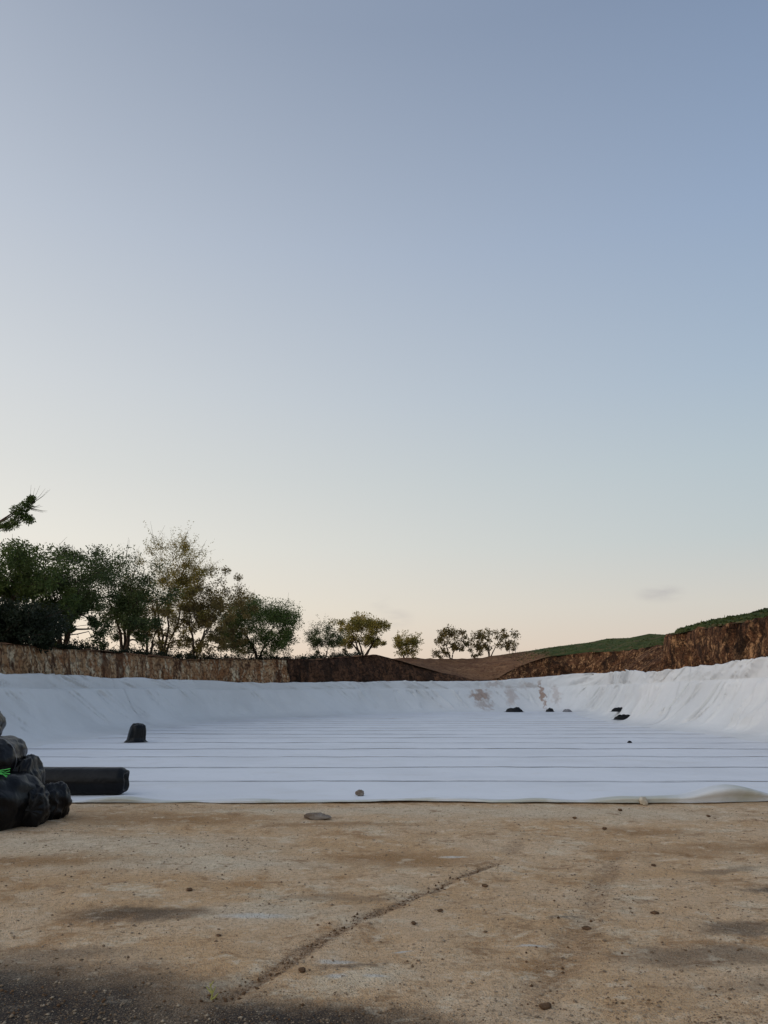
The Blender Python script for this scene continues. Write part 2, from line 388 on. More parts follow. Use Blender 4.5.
T = np.array(densify(rows, 2))
T[1:14, :, 2] += .07 * fbm(T[1:14, :, 0] * 1.7, T[1:14, :, 1] * 1.7, 4.0, 4)
terrain = grid_np('terrain', T, M['terrain'], flip=False); tag(terrain, kind='structure')
tb = BVHTree.FromPolygons([tuple(v.co) for v in terrain.data.vertices], [tuple(q.vertices) for q in terrain.data.polygons])
def tz(x, y):
    h = tb.ray_cast(Vector((x, y, 50)), Vector((0, 0, -1))); return h[0].z if h[0] else 3.3

# rock faces between the cloth top and the rim
def face(name, s0, s1, mat, amp, freq, step=.14, nr=16, carve=.5):
    s = np.arange(s0, s1 + step, step); x, y, (a1, a2, r, a3, q4, a4) = path(s); n_x, n_y = normals(s)
    x0 = x; rows = []
    for j in range(nr + 1):
        t = j / nr
        d = 1.86 + (r - 1.86) * t ** 1.3; z = (a2 - .45) + (a3 + .02 - a2 + .45) * t
        e = math.sin(math.pi * min(1, max(0, t))) ** .5 if t < 1 else 0
        ridg = 1 - np.abs(fbm(s * freq * 1.3, z * freq * 1.1, 1.0, 6))
        disp = amp * (fbm(s * freq * .5, z * .5, 8.0, 5) * .6 + (ridg - .6) * carve + .25 * fbm(s * 4.5, z * 4.5, 3.0, 3))
        dd = d + np.maximum(disp, -.1) * (1 if t < 1 else .5)
        zz = z + (amp * .22 * fbm(s * 1.1, 0, 5.0, 5) * (t > .8))
        rows.append(np.stack([x + n_x * dd, y + n_y * dd, zz], -1))
    # lip running back under the terrain's edge
    rows.append(np.stack([x + n_x * (r + .5), y + n_y * (r + .5), rows[-1][:, 2] - .03], -1))
    return grid_np(name, np.array(rows), mat, smooth=False)
sA, sB, sC = s_at(-5.2, 52.5), s_at(10.6, 66.1), LEN - .1
rw = face('rock_wall', .1, sA, M['rock'], .22, .9)
tag(rw, 'long tan rock wall streaked with rust and cream along the left side, above the white cloth', 'rock wall')
md = face('earth_mound', sA, sB, M['mound'], .35, .8); tag(md, kind='structure')
cl = face('cliff', sB, sC, M['cliff'], .5, .9, carve=.8); tag(cl, kind='structure')

# ================================================================== GEOTEXTILE LINER
liner = empty('geotextile_liner', (0, 11.1, 0))
tag(liner, 'huge white geotextile sheet lining the floor and walls of the excavated pit', 'geotextile liner')
LO = np.array([0, 11.1, 0])
iback = np.argmax(xy[:, 1])
def xl(y): 
    a = xy[:iback + 1]; m = a[:, 1] > 0; return np.interp(y, np.maximum.accumulate(a[m, 1]), a[m, 0])
def xr(y):
    a = xy[iback:][::-1]; m = a[:, 1] > 0; return np.interp(y, np.maximum.accumulate(a[m, 1]), a[m, 0])
edges = [11.12]; w = 2.62
while edges[-1] < 66.5: edges.append(edges[-1] + w + random.uniform(-.08, .08))
def hump(x, v):
    e = np.exp
    h = .21 * e(-((x - 4.95) / .62) ** 2) * sstep(3.6, 4.7, x) + .07 * e(-((x - 3.9) / .6) ** 2) + .06 * e(-((x + 3.75) / .4) ** 2) + .035 * e(-((x - 3.3) / .3) ** 2) \
        + .03 * e(-((x + 1.9) / .5) ** 2) + .028 * e(-((x - .9) / .7) ** 2) + .15 * e(-((x - 8.2) / .9) ** 2) + .14 * e(-((x + 8.5) / .8) ** 2) + .035 * e(-((x - 2.2) / .35) ** 2)
    return h * np.sin(np.clip(v / (.5 + 1.2 * h), 0, 1) ** .5 * math.pi) ** .8
for k in range(len(edges) - 1):
    y0, y1 = edges[k], min(edges[k + 1] + .12, 67.0)
    ym = min(max(y0, 11.1), 66.6)
    a, b = float(min(xl(ym), xl(min(y1, 66.6)))) - .2, float(max(xr(ym), xr(min(y1, 66.6)))) + .2
    if y0 > 60: a, b = float(xl(ym)) - .3, float(xr(ym)) + .3
    if b - a < 1: continue
    st = .07 if k < 3 else .14 if k < 8 else .25
    xs = np.arange(a, b + st, st)
    v = np.r_[0, .012, .03, .06, .1, .16, .24, .34, .46, .6, .8, 1.0, 1.3, 1.6, 1.9, 2.2, 2.5, 1e3]; v = v[v < (y1 - y0)]; v = np.r_[v, y1 - y0]
    VX, VV = np.meshgrid(xs, v)
    wob = .08 * fbm(xs * .22, k * 3.3, 0, 4) + .02 * fbm(xs * 2.1, k * 1.7, 3.0, 3)
    if k == 0: wob = .13 * fbm(xs * .5, 1.3, 0, 5)
    YY = y0 + VV + wob * sstep(2.6, .0, VV)
    base = .012
    lipn = .5 + .5 * fbm(xs * .45, k * 7.7, 2.0, 3)
    lip = (.002 + .009 * np.clip(lipn, 0, 1.6) ** 1.5) if k else (.006 + .008 * np.clip(lipn, 0, 1))
    lip = lip * sstep(0, 2.0, xs - a) * sstep(0, 2.0, b - xs)
    ZZ = base + lip * np.exp(-(VV / .13) ** 2) + .010 * np.clip(fbm(VX * .5, YY * 1.8, 0, 4), -.6, 2) + .008 * (1 - np.abs(fbm(VX * .8 + YY * .4, YY * 1.1, 6.0, 3)))
    ZZ -= .02 * sstep(.25, .0, (y1 - y0) - VV)       # far edge tucked under the next strip
    if k == 0:
        hp = hump(VX, VV); ZZ += hp; YY -= 1.1 * hp * sstep(.30, .06, VV)
    P = np.stack([VX, YY, ZZ], -1)
    lip0 = P[0].copy(); lip0[:, 2] -= np.minimum(.004 + lip * .45, .014); lip0[:, 1] -= .010 + lip * .5
    lip1 = lip0.copy(); lip1[:, 1] += .12
    P = np.concatenate([lip1[None], lip0[None], P], 0)
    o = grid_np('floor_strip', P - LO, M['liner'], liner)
    if k:
        # stitched overlap at the strip's near edge, its soft shadow painted as darker colour
        q = P[1:3].copy(); q = np.stack([xs, YY[0] - .012 - .0 * xs, np.full(len(xs), .0), ], -1)
        wd = .13 + .09 * np.clip(fbm(xs * .6, k * 2.2, 9.0, 3), -.7, 1)
        r0 = np.stack([xs, YY[0] - wd, np.full(len(xs), .022)], -1); r1 = np.stack([xs, YY[0] + .01, np.full(len(xs), .024)], -1)
        r0[:, 2] = .0155 + .010 * np.clip(fbm(xs * .5, r0[:, 1] * 1.8, 0, 4), -.6, 2) + .008 * (1 - np.abs(fbm(xs * .8 + r0[:, 1] * .4, r0[:, 1] * 1.1, 6.0, 3))); r1[:, 2] = .5 * (r0[:, 2] + P[2][:, 2])
        sm = grid_np('seam', np.stack([r0, r1]) - LO, M['seam'], o)

# slope sheets
def slope(s0, s1, amp, freq, shear, step, seed, off):
    s = np.arange(s0, s1, step); s = np.r_[s, s1]
    x, y, (a1, a2, r, a3, q4, a4) = path(s); n_x, n_y = normals(s)
    d = np.array([-1.25, -1.0, -.7, -.4, -.15, .1, .3, .5, .68, .84, .97, 1.05, 1.1, 1.14, 1.22, 1.34, 1.48, 1.57, 1.62, 1.66, 1.69, 1.73, 1.82, 2.0])
    q = np.array([0, .0, .012, .03, .07, .14, .24, .37, .50, .65, .80, .90, .96, 1.0, 1.0, .96, .93, 1.05, 1.3, 1.6, 1.82, 1.97, 2.0, 1.86])
    rows = []
    wr = 0
    # resample the profile finer
    tt = np.linspace(0, len(d) - 1, 72); d = np.interp(tt, np.arange(24), d); q = np.interp(tt, np.arange(24), q)
    top = .06 * fbm(s * .33, seed, 2.0, 4) + .015 * fbm(s * 1.1, seed, 4.0, 3)
    for dj, qj in zip(d, q):
        z = .034 - .03 * np.clip((-1.0 - dj) / .25, 0, 1) + np.where(qj <= 1, a1 * qj, a1 + (a2 + top - a1) * (qj - 1))
        toe = .5 * fbm(s * .16, 3.1, 1.0, 4)
        dj2 = dj + toe * np.clip(1 - qj, 0, 1) * .6
        env = np.clip(qj / .25, 0, 1) * (1 if qj < .9 else np.clip(abs(qj - 1) / .12, .25, 1))
        ph = s * freq + qj * shear + .7 * fbm(s * .3, qj * .8, seed, 3)
        u_ = s * freq * 1.35 + qj * shear * 1.7 + .5 * fbm(s * .25, qj * .6, seed, 2)
        r1 = (1 - np.abs(fbm(u_, qj * .3 + s * .05, seed, 2))).clip(0, 1) ** 7
        r2 = (1 - np.abs(fbm(u_ * 2.3 + 5 - qj * shear, qj * 1.1, seed + 4, 2))).clip(0, 1) ** 8
        fold = r1 * np.clip(.55 + .9 * fbm(s * .35, qj * .7, seed + 9., 3), 0.05, 1.5) + .45 * r2 * np.clip(.4 + fbm(s * .5, qj, seed + 19., 3), 0, 1.3)
        soft = .6 * fbm(s * freq * .9 + qj * shear * .7, qj * .7, seed + 2., 4)
        r3 = (1 - np.abs(fbm(u_ * 1.9 + 11, qj * .35 + s * .03, seed + 6, 2))).clip(0, 1) ** 18
        groove = r3 * np.clip(.5 + 1.3 * fbm(s * .4, qj * .8, seed + 29., 3), 0, 1.4)
        dd = dj2 - amp * env * (fold + soft * .10) + 1.5 * amp * env * groove
        zz = z + amp * .35 * env * fold
        zz = zz + .012 * (qj < .03) * fbm(s * 2, dj * 3, seed, 3)
        rows.append(np.stack([x + n_x * (dd - off), y + n_y * (dd - off), zz + (off * .3 if qj > .02 else off*.15)], -1))
    o = grid_np('slope_sheet', np.array(rows) - LO, M['liner_slope'], liner)
    return o
def seq(pts): return [s_at(*q) for q in pts]
cuts = seq([(-11, 11.2), (-10.95, 19), (-11, 27), (-10.8, 35), (-9.6, 43.6), (-6.3, 51), (-1.4, 57.5), (3.4, 62.1), (9.2, 65.5), (14.5, 66.9), (16.2, 59), (14.2, 48.5), (12.9, 36), (13.3, 27.5), (13.5, 19), (13.5, 11.3)])
for i, (a, b) in enumerate(zip(cuts[:-1], cuts[1:])):
    if i < 6: amp, fr, sh = .085, .5, .9
    elif i < 9: amp, fr, sh = .13, .55, .5
    else: amp, fr, sh = .24, .52, -.62
    slope(a - .1, b + .1, amp, fr, sh, .07, 3.0, .012 * (i % 2))

LB = []
for o_ in list(bpy.data.objects):
    if o_.name.startswith('slope_sheet'): LB.append(BVHTree.FromPolygons([tuple(v.co) for v in o_.data.vertices], [tuple(q.vertices) for q in o_.data.polygons]))
def lz(x, y):
    z = 0.0
    for b_ in LB:
        h = b_.ray_cast(Vector((x, y - 11.1, 9)), Vector((0, 0, -1)))
        if h[0]: z = max(z, h[0].z)
    return z
# ================================================================== TREES
def tube(path_pts, radii, n=6):
    P = np.asarray(path_pts, float); m = len(P); V = []
    for i in range(m):
        t = P[min(i + 1, m - 1)] - P[max(i - 1, 0)]; t /= (np.linalg.norm(t) + 1e-9)
        a = np.cross(t, [0, 0, 1.0]) if abs(t[2]) < .95 else np.cross(t, [1.0, 0, 0]); a /= np.linalg.norm(a); b = np.cross(t, a)
        for k in range(n):
            w = 2 * math.pi * k / n; V.append(P[i] + radii[i] * (math.cos(w) * a + math.sin(w) * b))
    F = [[i * n + k, i * n + (k + 1) % n, (i + 1) * n + (k + 1) % n, (i + 1) * n + k] for i in range(m - 1) for k in range(n)]
    return np.array(V), np.array(F)
class Acc:
    def __init__(s): s.V, s.F, s.n = [], [], 0
    def add(s, V, F): s.V.append(V); s.F.append(F + s.n); s.n += len(V)
    def build(s, name, mat, parent=None, smooth=True): return mesh_np(name, np.vstack(s.V), np.vstack(s.F), mat, parent, smooth)
def bez(p0, p1, p2, n):
    t = np.linspace(0, 1, n)[:, None]; return (1 - t) ** 2 * p0 + 2 * t * (1 - t) * p1 + t ** 2 * p2
def leaves(centres, rads, per, size, r, flat=1.0, droop=0.0):
    C = np.repeat(centres, per, axis=0); Rr = np.repeat(rads, per)[:, None]
    n = len(C)
    g = r.normal(size=(n, 3)); g /= np.linalg.norm(g, axis=1)[:, None]; g *= r.random((n, 1)) ** .45
    g[:, 2] *= flat
    C = C + g * Rr
    a = r.normal(size=(n, 3)); a[:, 2] -= droop; a /= np.linalg.norm(a, axis=1)[:, None]
    b = np.cross(a, r.normal(size=(n, 3))); b /= np.linalg.norm(b, axis=1)[:, None]
    L = size * r.uniform(.6, 1.35, (n, 1)); W = L * .42
    V = np.stack([C, C + a * L * .5 + b * W * .5, C + a * L, C + a * L * .5 - b * W * .5], 1).reshape(-1, 3)
    F = np.arange(n * 4).reshape(-1, 4); return V, F
def tree(name, label, x, y, top, cw, ctr=None, low=.35, nclump=60, crad=.5, per=90, leaf=.16, mat='leaf_dark', stems=1, r0=.13, lean=(0, 0), spread=1.0, seed=1, spiky=0.0, tb_=.45, thin=.35, twigs=3, fill=.55, dome=1.0, depth=1.0, group='trees on the bank behind the rock wall', cat='tree', z=None, trunk_h=None):
    """top: absolute height of the crown's top; cw: crown half width in x; low: where the crown starts as a share of the height"""
    r = np.random.default_rng(seed)
    zb = (tz(x, y) if z is None else z) - .15; Ht = top - zb
    root = empty(name, (x, y, zb)); tag(root, label, cat, group)
    cz0 = Ht * low; ch = (Ht - cz0) / 2; cc = np.array([(ctr or 0) + lean[0], lean[1], cz0 + ch])
    cl_c = []
    while len(cl_c) < nclump:
        v = r.normal(size=3); v /= np.linalg.norm(v); rr = (fill + (1 - fill) * r.random())
        az = math.atan2(v[1], v[0])
        lob = 1 + .20 * float(vnoise(v[0] * 2.3 + seed, v[1] * 2.3, v[2] * 2.3))
        q = v * rr * lob; q = np.sign(q) * np.abs(q) ** .78
        if q[2] < -.35 and r.random() < thin: continue
        wz = 1.0 if q[2] < 0 else dome
        cl_c.append(cc + np.array([q[0] * (cw - crad * .6), q[1] * (cw - crad * .6) * depth, q[2] * wz * max(ch - crad * .5, .3)]))
    cl_c = np.array(cl_c); cr = crad * r.uniform(.5, 1.25, nclump) * np.clip(1.0 + tb_ * (cl_c[:, 2] - cc[2]) / ch, .38, 1.2)
    A = Acc()
    th = (trunk_h if trunk_h else Ht * low * .8)
    nodes = []
    for s in range(stems):
        a = 2 * math.pi * s / max(stems, 1) + r.random(); e = 0 if stems == 1 else spread
        p0 = np.array([math.cos(a) * .12 * (stems > 1), math.sin(a) * .12 * (stems > 1), 0.])
        p2 = np.array([math.cos(a) * e * cw * .35 + lean[0] * .5 + (ctr or 0) * .6, math.sin(a) * e * cw * .3 + lean[1] * .5, th * 1.0 + (Ht - th) * .35])
        p1 = np.array([p0[0] + r.uniform(-.2, .2) * cw * .4, p0[1] + r.uniform(-.15, .15), th * .75])
        P = bez(p0, p1, p2, 9); P[1:-1] += r.normal(0, .03 * Ht / 5, (7, 3))
        rs = (r0 / math.sqrt(stems)) * np.linspace(1.0, .38, 9); rs[0] *= 1.25
        A.add(*tube(P, rs, 8)); nodes += [(P[i], rs[i], s) for i in range(3, 9)]
    NP = np.array([n[0] for n in nodes]); NR = np.array([n[1] for n in nodes])
    # main limbs reach a third of the clumps, the rest hang from those
    order = np.argsort(np.linalg.norm(cl_c - cc, axis=1)); used = []
    for j, ci in enumerate(order):
        c = cl_c[ci]; d = np.linalg.norm(NP - c, axis=1) + np.where(NP[:, 2] > c[2] + .2, 1.2, 0)
        k = int(np.argmin(d)); p0 = NP[k]; q = (p0 + c) / 2 + np.array([0, 0, .12 * d[k]]) + r.normal(0, .06 * d[k], 3)
        ra = min(NR[k] * .75, .022 + .020 * d[k] + .05 * r0)
        P = bez(p0, q, c, 6); P[1:-1] += r.normal(0, .035 * d[k], (4, 3)); rs = np.linspace(ra, max(ra * .45, .013), 6)
        A.add(*tube(P, rs, 5))
        NP = np.vstack([NP, P[2:]]); NR = np.r_[NR, rs[2:]]
        for _ in range(twigs):
            dv = r.normal(size=3); dv += (c - cc) / (np.linalg.norm(c - cc) + .1) * (1.2 + spiky); dv /= np.linalg.norm(dv)
            L = cr[ci] * r.uniform(.8, 1.3 + spiky); e = c + dv * L
            A.add(*tube(bez(c, c + dv * L * .5 + r.normal(0, .05, 3), e, 4), np.linspace(.012, .004, 4), 3))
    A.build('trunk', M['bark'], root)
    V, F = leaves(cl_c, cr, per, leaf, r, .8)
    if spiky:
        # thin feathery shoots beyond the clumps
        sc, sr = [], []
        for ci in range(nclump):
            c = cl_c[ci]
            for _ in range(3):
                dv = r.normal(size=3) * .6 + (c - cc) / (np.linalg.norm(c - cc) + .1) + np.array([0, 0, .5]); dv /= np.linalg.norm(dv)
                for t in np.linspace(.6, 1.2 + spiky, 5): sc.append(c + dv * t * cr[ci]); sr.append(.09)
        V2, F2 = leaves(np.array(sc), np.array(sr), 4, leaf * .8, r); F = np.vstack([F, F2 + len(V)]); V = np.vstack([V, V2])
    mesh_np('crown', V, F, M[mat], root, False)
    return root
G1 = 'trees along the top of the rock wall'; G2 = 'trees on the far bank'
tree('broadleaf_tree', 'flat topped dark green tree rising behind the black hedge at the left edge', -16.00, 32.00, 8.05, 4.20, low=.2, nclump=91, crad=.62, per=285, tb_=.8, leaf=0.136, mat='leaf_green', stems=3, r0=.22, seed=11, fill=.05, group=G1)
tree('broadleaf_tree', 'dark green tree with several thin forked stems, just right of the hedge', -14.30, 33.50, 8.50, 2.70, low=-.08, nclump=83, crad=.55, per=225, tb_=.75, leaf=0.128, mat='leaf_dark', stems=5, r0=.20, thin=.1, trunk_h=1.6, seed=12, fill=.1, group=G1)
tree('broadleaf_tree', 'tall dark dense tree with a thick double trunk beside the small forked tree', -14.14, 41.04, 9.59, 2.96, low=-.08, nclump=109, crad=.66, per=225, tb_=.6, leaf=0.128, mat='leaf_dark', stems=4, r0=.22, thin=.1, trunk_h=1.6, seed=13, fill=.05, group=G1, ctr=-.1)
tree('feathery_tree', 'tallest yellowish green tree with wispy feathery top, standing above its neighbours', -14.00, 47.60, 12.36, 3.25, low=.0, nclump=123, crad=.5, per=165, tb_=.5, leaf=0.112, mat='leaf_olive', stems=4, r0=.2, thin=.2, trunk_h=1.6, seed=14, spiky=1.0, fill=.1, group=G1, ctr=.2)
tree('forked_tree', 'small tree with one thin forked trunk seen against the sky between two larger trees', -13.68, 43.89, 7.31, 1.82, low=.0, nclump=34, crad=.42, per=105, leaf=0.112, mat='leaf_brown', stems=2, r0=.13, thin=.2, trunk_h=1.6, seed=15, fill=.1, group=G1)
tree('broadleaf_tree', 'brownish open lattice tree with sky showing through, left of the dense round tree', -12.0, 47.97, 10.0, 3.9, low=-.06, nclump=136, crad=.5, per=157, tb_=.6, leaf=0.136, mat='leaf_brown', stems=5, r0=.16, thin=.1, trunk_h=1.6, seed=16, fill=.05, group=G1, ctr=.6)
tree('round_tree', 'dense rounded dark green tree with foliage down to the bank', -9.02, 53.90, 8.54, 3.52, low=.03, nclump=170, crad=.75, per=229, leaf=0.128, mat='leaf_green', stems=4, r0=.18, seed=17, thin=0, fill=.45, group=G1, spread=1.4, trunk_h=1.2, twigs=1)
tree('slender_tree', 'airy bluish green tree with upright shoots touching the mound tree', -5.10, 62.92, 7.74, 1.82, low=.08, nclump=46, crad=.45, per=135, leaf=0.120, mat='leaf_dark', stems=2, r0=.12, seed=18, spiky=.6, fill=.3, group=G2)
tree('mound_tree', 'spreading olive and orange tinted tree crowning the dark earth mound', -1.90, 67.50, 8.85, 2.95, low=.12, nclump=84, crad=.55, per=135, tb_=.6, leaf=0.176, mat='leaf_olive', stems=5, r0=.3, seed=19, fill=.3, group=G2, spread=1.3, ctr=-.1)
tree('small_tree', 'small feathery tree alone just right of the mound tree', 2.20, 76.00, 7.60, 1.60, low=.06, nclump=34, crad=.42, per=60, leaf=.2, mat='leaf_olive', stems=4, r0=.12, seed=20, spiky=.8, fill=.25, group=G2, spread=1.5, trunk_h=.5)
tree('small_tree', 'small clumpy tree with a low bush at its foot, middle of the far bank', 7.00, 78.00, 8.20, 1.95, low=.15, nclump=38, crad=.5, per=60, leaf=.24, mat='leaf_brown', stems=2, r0=.15, seed=21, fill=.4, group=G2)
tree('small_tree', 'ragged sparse tree leaning right next to the lamp post, rightmost on the far bank', 11.20, 80.00, 8.5, 3.0, low=.06, nclump=36, crad=.48, per=56, leaf=.25, mat='leaf_brown', stems=3, r0=.14, seed=22, fill=.4, group=G2, lean=(.5, 0), trunk_h=.8)
tree('low_bush', 'low bush at the foot of the small clumpy tree', 5.90, 77.50, 5.95, 1.20, low=.05, nclump=20, crad=.3, per=44, leaf=.16, mat='leaf_brown', stems=3, r0=.06, seed=23, group='bushes on the far bank', cat='bush')
tree('low_bush', 'low bush between the two rightmost small trees on the far bank', 9.75, 79.50, 6.80, 1.00, low=.05, nclump=18, crad=.3, per=44, leaf=.16, mat='leaf_brown', stems=3, r0=.06, seed=24, group='bushes on the far bank', cat='bush')
tree('low_bush', 'little ragged bush under the lamp post', 13.60, 80.50, 7.20, 0.70, low=.05, nclump=14, crad=.3, per=40, leaf=.18, mat='leaf_brown', stems=2, r0=.06, seed=25, group='bushes on the far bank', cat='bush')
tree('low_bush', 'tiny bush at the foot of the mound tree', -3.40, 65.00, 5.60, 0.30, low=.05, nclump=8, crad=.2, per=40, leaf=.12, mat='leaf_brown', stems=2, r0=.04, seed=26, group='bushes on the far bank', cat='bush')
# black hedge at the far left
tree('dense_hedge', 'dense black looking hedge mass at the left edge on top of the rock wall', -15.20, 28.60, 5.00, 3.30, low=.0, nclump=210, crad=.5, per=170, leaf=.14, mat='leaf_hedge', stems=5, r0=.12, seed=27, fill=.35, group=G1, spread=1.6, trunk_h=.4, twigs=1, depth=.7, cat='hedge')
# tall tree outside the left edge: one bough enters the frame
def bough_tree():
    x, y = -17.2, 27.0; zb = tz(x, y) - .1; root = empty('leaning_tree', (x, y, zb))
    tag(root, 'tall tree showing only a leafy bough tip high at the left edge', 'tree', G1)
    A = Acc(); r = np.random.default_rng(5)
    P = bez(np.array([0, 0, 0.]), np.array([.6, 0, 2.8]), np.array([2.5, -.5, 4.25]), 12); A.add(*tube(P, np.linspace(.2, .07, 12), 8))
    tips = np.array([[3.35, -.8, 4.2], [3.75, -.8, 4.35], [4.05, -.85, 4.5], [4.35, -.9, 4.75], [4.45, -.9, 5.1], [4.6, -.9, 5.35], [4.6, -.9, 4.6], [4.15, -.9, 4.9], [1.6, .3, 5.2], [.8, -.4, 5.4], [.1, .3, 4.9], [-.7, .1, 4.7], [2.2, .5, 4.9]])
    tips = tips[:8] * np.array([1, 1, 1]) + np.array([-.28, 0, .0])
    for t in tips: A.add(*tube(bez(P[-1] if t[0] > 3 else P[8], (P[-1] + t) / 2 + np.array([0, 0, -.12]), t, 6), np.linspace(.05, .01, 6), 5))
    for k in range(16):
        e = tips[5] + np.array([r.uniform(-.1, .75), 0, r.uniform(-.5, .55)]); A.add(*tube(bez(tips[4], (tips[4] + e) / 2 + np.array([.1, 0, -.1]), e, 4), np.linspace(.012, .003, 4), 3))
    A.build('trunk', M['bark'], root)
    V, F = leaves(tips, np.array([.14, .22, .27, .25, .25, .15, .2, .27]), 420, .09, r, .9); mesh_np('crown', V, F, M['leaf_green'], root, False)
bough_tree()
# undergrowth along the rim
def scrub():
    r = np.random.default_rng(9); cs, rs = [], []
    for s in np.arange(s_at(-10.95, 22), s_at(1, 60), .22):
        x, y, (a1, a2, rr, a3, _, _) = path(s); n_x, n_y = normals(s)
        for _ in range(3):
            d = float(rr) + r.uniform(.3, 3.0); px, py = float(x + n_x * d), float(y + n_y * d)
            f = .25 + .75 * (float(vnoise(s * .5, 2.0)) * .5 + .5)
            rd = r.uniform(.15, .6) * f * (1.25 if r.random() < .25 else .8)
            cs.append((px, py, tz(px, py) + rd * .5)); rs.append(rd)
    V, F = leaves(np.array(cs), np.array(rs), 44, .13, r, .9)
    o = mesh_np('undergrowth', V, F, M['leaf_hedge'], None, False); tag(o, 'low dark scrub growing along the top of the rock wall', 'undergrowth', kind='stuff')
scrub()
# crop blades on the hill at the right
def crop():
    r = np.random.default_rng(10); n = 26000
    s = r.uniform(s_at(13.4, 66.9), s_at(13.45, 14), n); x, y, (a1, a2, rr, a3, q4, a4) = path(s); n_x, n_y = normals(s)
    d = rr + .15 + (q4 + 1.5 - rr) * r.random(n) ** .9
    row = np.round(d / .45) * .45 + r.normal(0, .06, n); d = np.where(d > rr + .6, row, d)
    x, y = x + n_x * d, y + n_y * d
    z = np.array([tz(float(a), float(b)) for a, b in zip(x, y)])
    C = np.stack([x, y, z - .02], -1); h = r.uniform(.03, .10, n) * np.where(r.random(n) < .006, 3.0, 1); az = r.uniform(0, 6.28, n); wv = .05 + .05 * r.random(n)
    dx, dy = np.cos(az) * wv, np.sin(az) * wv; ox, oy = r.normal(0, .06, n), r.normal(0, .06, n)
    V = np.stack([C + np.stack([-dx, -dy, 0 * x], -1), C + np.stack([dx, dy, 0 * x], -1), C + np.stack([ox, oy, h], -1)], 1).reshape(-1, 3)
    o = mesh_np('grass', V, np.arange(n * 3).reshape(-1, 3), M['grass'], None, False); tag(o, 'green crop growing on the hill above the red cliff', 'grass', kind='stuff')
crop()

# lamp post far behind
def lamp():
    x, y = 16.1, 92; z = tz(x, y) - .1; root = empty('lamp_post', (x, y, z)); tag(root, 'thin lamp post with a short arm far behind the rightmost small tree', 'lamp post')
    A = Acc(); A.add(*tube([(0, 0, 0), (0, 0, 2), (0, 0, 8.9 - z)], [.045, .035, .025], 8)); t = 8.9 - z
    A.build('pole', M['metal'], root)
    A = Acc(); A.add(*tube([(0, 0, t - .05), (-.15, 0, t + .05), (-.4, 0, t + .06)], [.02, .02, .02], 6)); A.build('arm', M['metal'], root)
    A = Acc(); A.add(*tube([(-.36, 0, t + .06), (-.42, 0, t + .06), (-.62, 0, t + .04), (-.66, 0, t + .03)], [.02, .06, .06, .02], 8)); A.build('lamp_head', M['metal'], root)
lamp()

# ================================================================== BLACK BUNDLES, ROLL, HEAPS
def bundle_mesh(L, rx, rz, seed, e=2.6, wr=.05, nu=72, nv=64, twist=True):
    """a film-wrapped roll, axis along local y, one bunched end at -y; rests on z=0"""
    u = np.linspace(-1, 1, nv); a = np.linspace(0, 2 * math.pi, nu, endpoint=False)
    A_, U = np.meshgrid(a, u)
    prof = (1 - np.abs(U) ** (e * 1.6)) ** (1 / e); prof = np.maximum(prof, .012)
    cx, sz = np.cos(A_), np.sin(A_)
    x = rx * prof * cx; z = rz * prof * sz; yy = L / 2 * U
    pc, ps = cx * (prof * .85 + .15 * (prof > .1)), sz * (prof * .85 + .15 * (prof > .1)); w = 1 - np.abs(fbm(pc * 1.8 + seed, ps * 1.8, U * 1.6 + seed, 2)); w2 = 1 - np.abs(fbm(pc * 4.2 - seed, ps * 4.2, U * 3.4, 4))
    rad_w = np.sin(A_ * 9 + 2.5 * fbm(U * 2, seed, 0, 3)) * sstep(.62, .95, np.abs(U)) * .18
    lump = fbm(pc * 1.1 + seed * 3, ps * 1.1, U * .9, 3)
    k = 1 + (wr / rx) * (w * 1.0 + w2 * .18 - .65 + rad_w) + .06 * lump
    x, z = x * k, z * k; yy = yy * (1 + .05 * lump) + .02 * w2 * (np.abs(U) > .8) * np.sign(U)
    z = np.where(z < -rz * .80, -rz * .80 + (z + rz * .80) * .15, z) + rz * .83
    P = np.stack([x, yy, z], -1).reshape(-1, 3)
    F = [[i * nu + j, i * nu + (j + 1) % nu, (i + 1) * nu + (j + 1) % nu, (i + 1) * nu + j] for i in range(nv - 1) for j in range(nu)]
    return P, np.array(F)[:, ::-1]
GB = 'black plastic wrapped bundles piled at the left edge'
def bundle(label, x, y, z, L, rx, rz, rot, seed, tilt=0.0, tape=None):
    root = empty('plastic_bundle', (x, y, z), rot); root.rotation_euler[1] = tilt; tag(root, label, 'bundle', GB)
    P, F = bundle_mesh(L, rx, rz, seed); mesh_np('wrapping', P, F, M['plastic'], root)
    for (yy, w_, m) in (tape or []):
        a = np.linspace(0, 2 * math.pi, 49); idx = np.argmin(np.abs(np.linspace(-1, 1, 64) * L / 2 - yy))
        ring = P.reshape(64, 72, 3)[idx]; ring = np.vstack([ring, ring[:1]]); c = ring.mean(0); o = ring - c; o /= np.linalg.norm(o, axis=1)[:, None] + 1e-6
        r1 = P.reshape(64, 72, 3)[min(idx + 2, 63)]; r1 = np.vstack([r1, r1[:1]]); o1 = r1 - r1.mean(0); o1 /= np.linalg.norm(o1, axis=1)[:, None] + 1e-6
        sm = lambda q: np.array([np.mean([q[(i + k) % 72] for k in (-2, -1, 0, 1, 2)], 0) for i in range(73)])
        a0, a1 = sm(ring) + o * .012, sm(r1) + o1 * .012
        a1 = a0 + (a1 - a0) / np.maximum(np.linalg.norm(a1 - a0, axis=1)[:, None], 1e-6) * w_
        grid_np('strap', np.stack([a0, a1]), M[m], root)
    return root
bundle('large black bundle on the soil, lowest and nearest of the pile', -4.52, 9.15, -.02, 1.1, .40, .36, R(-12), 1.3)
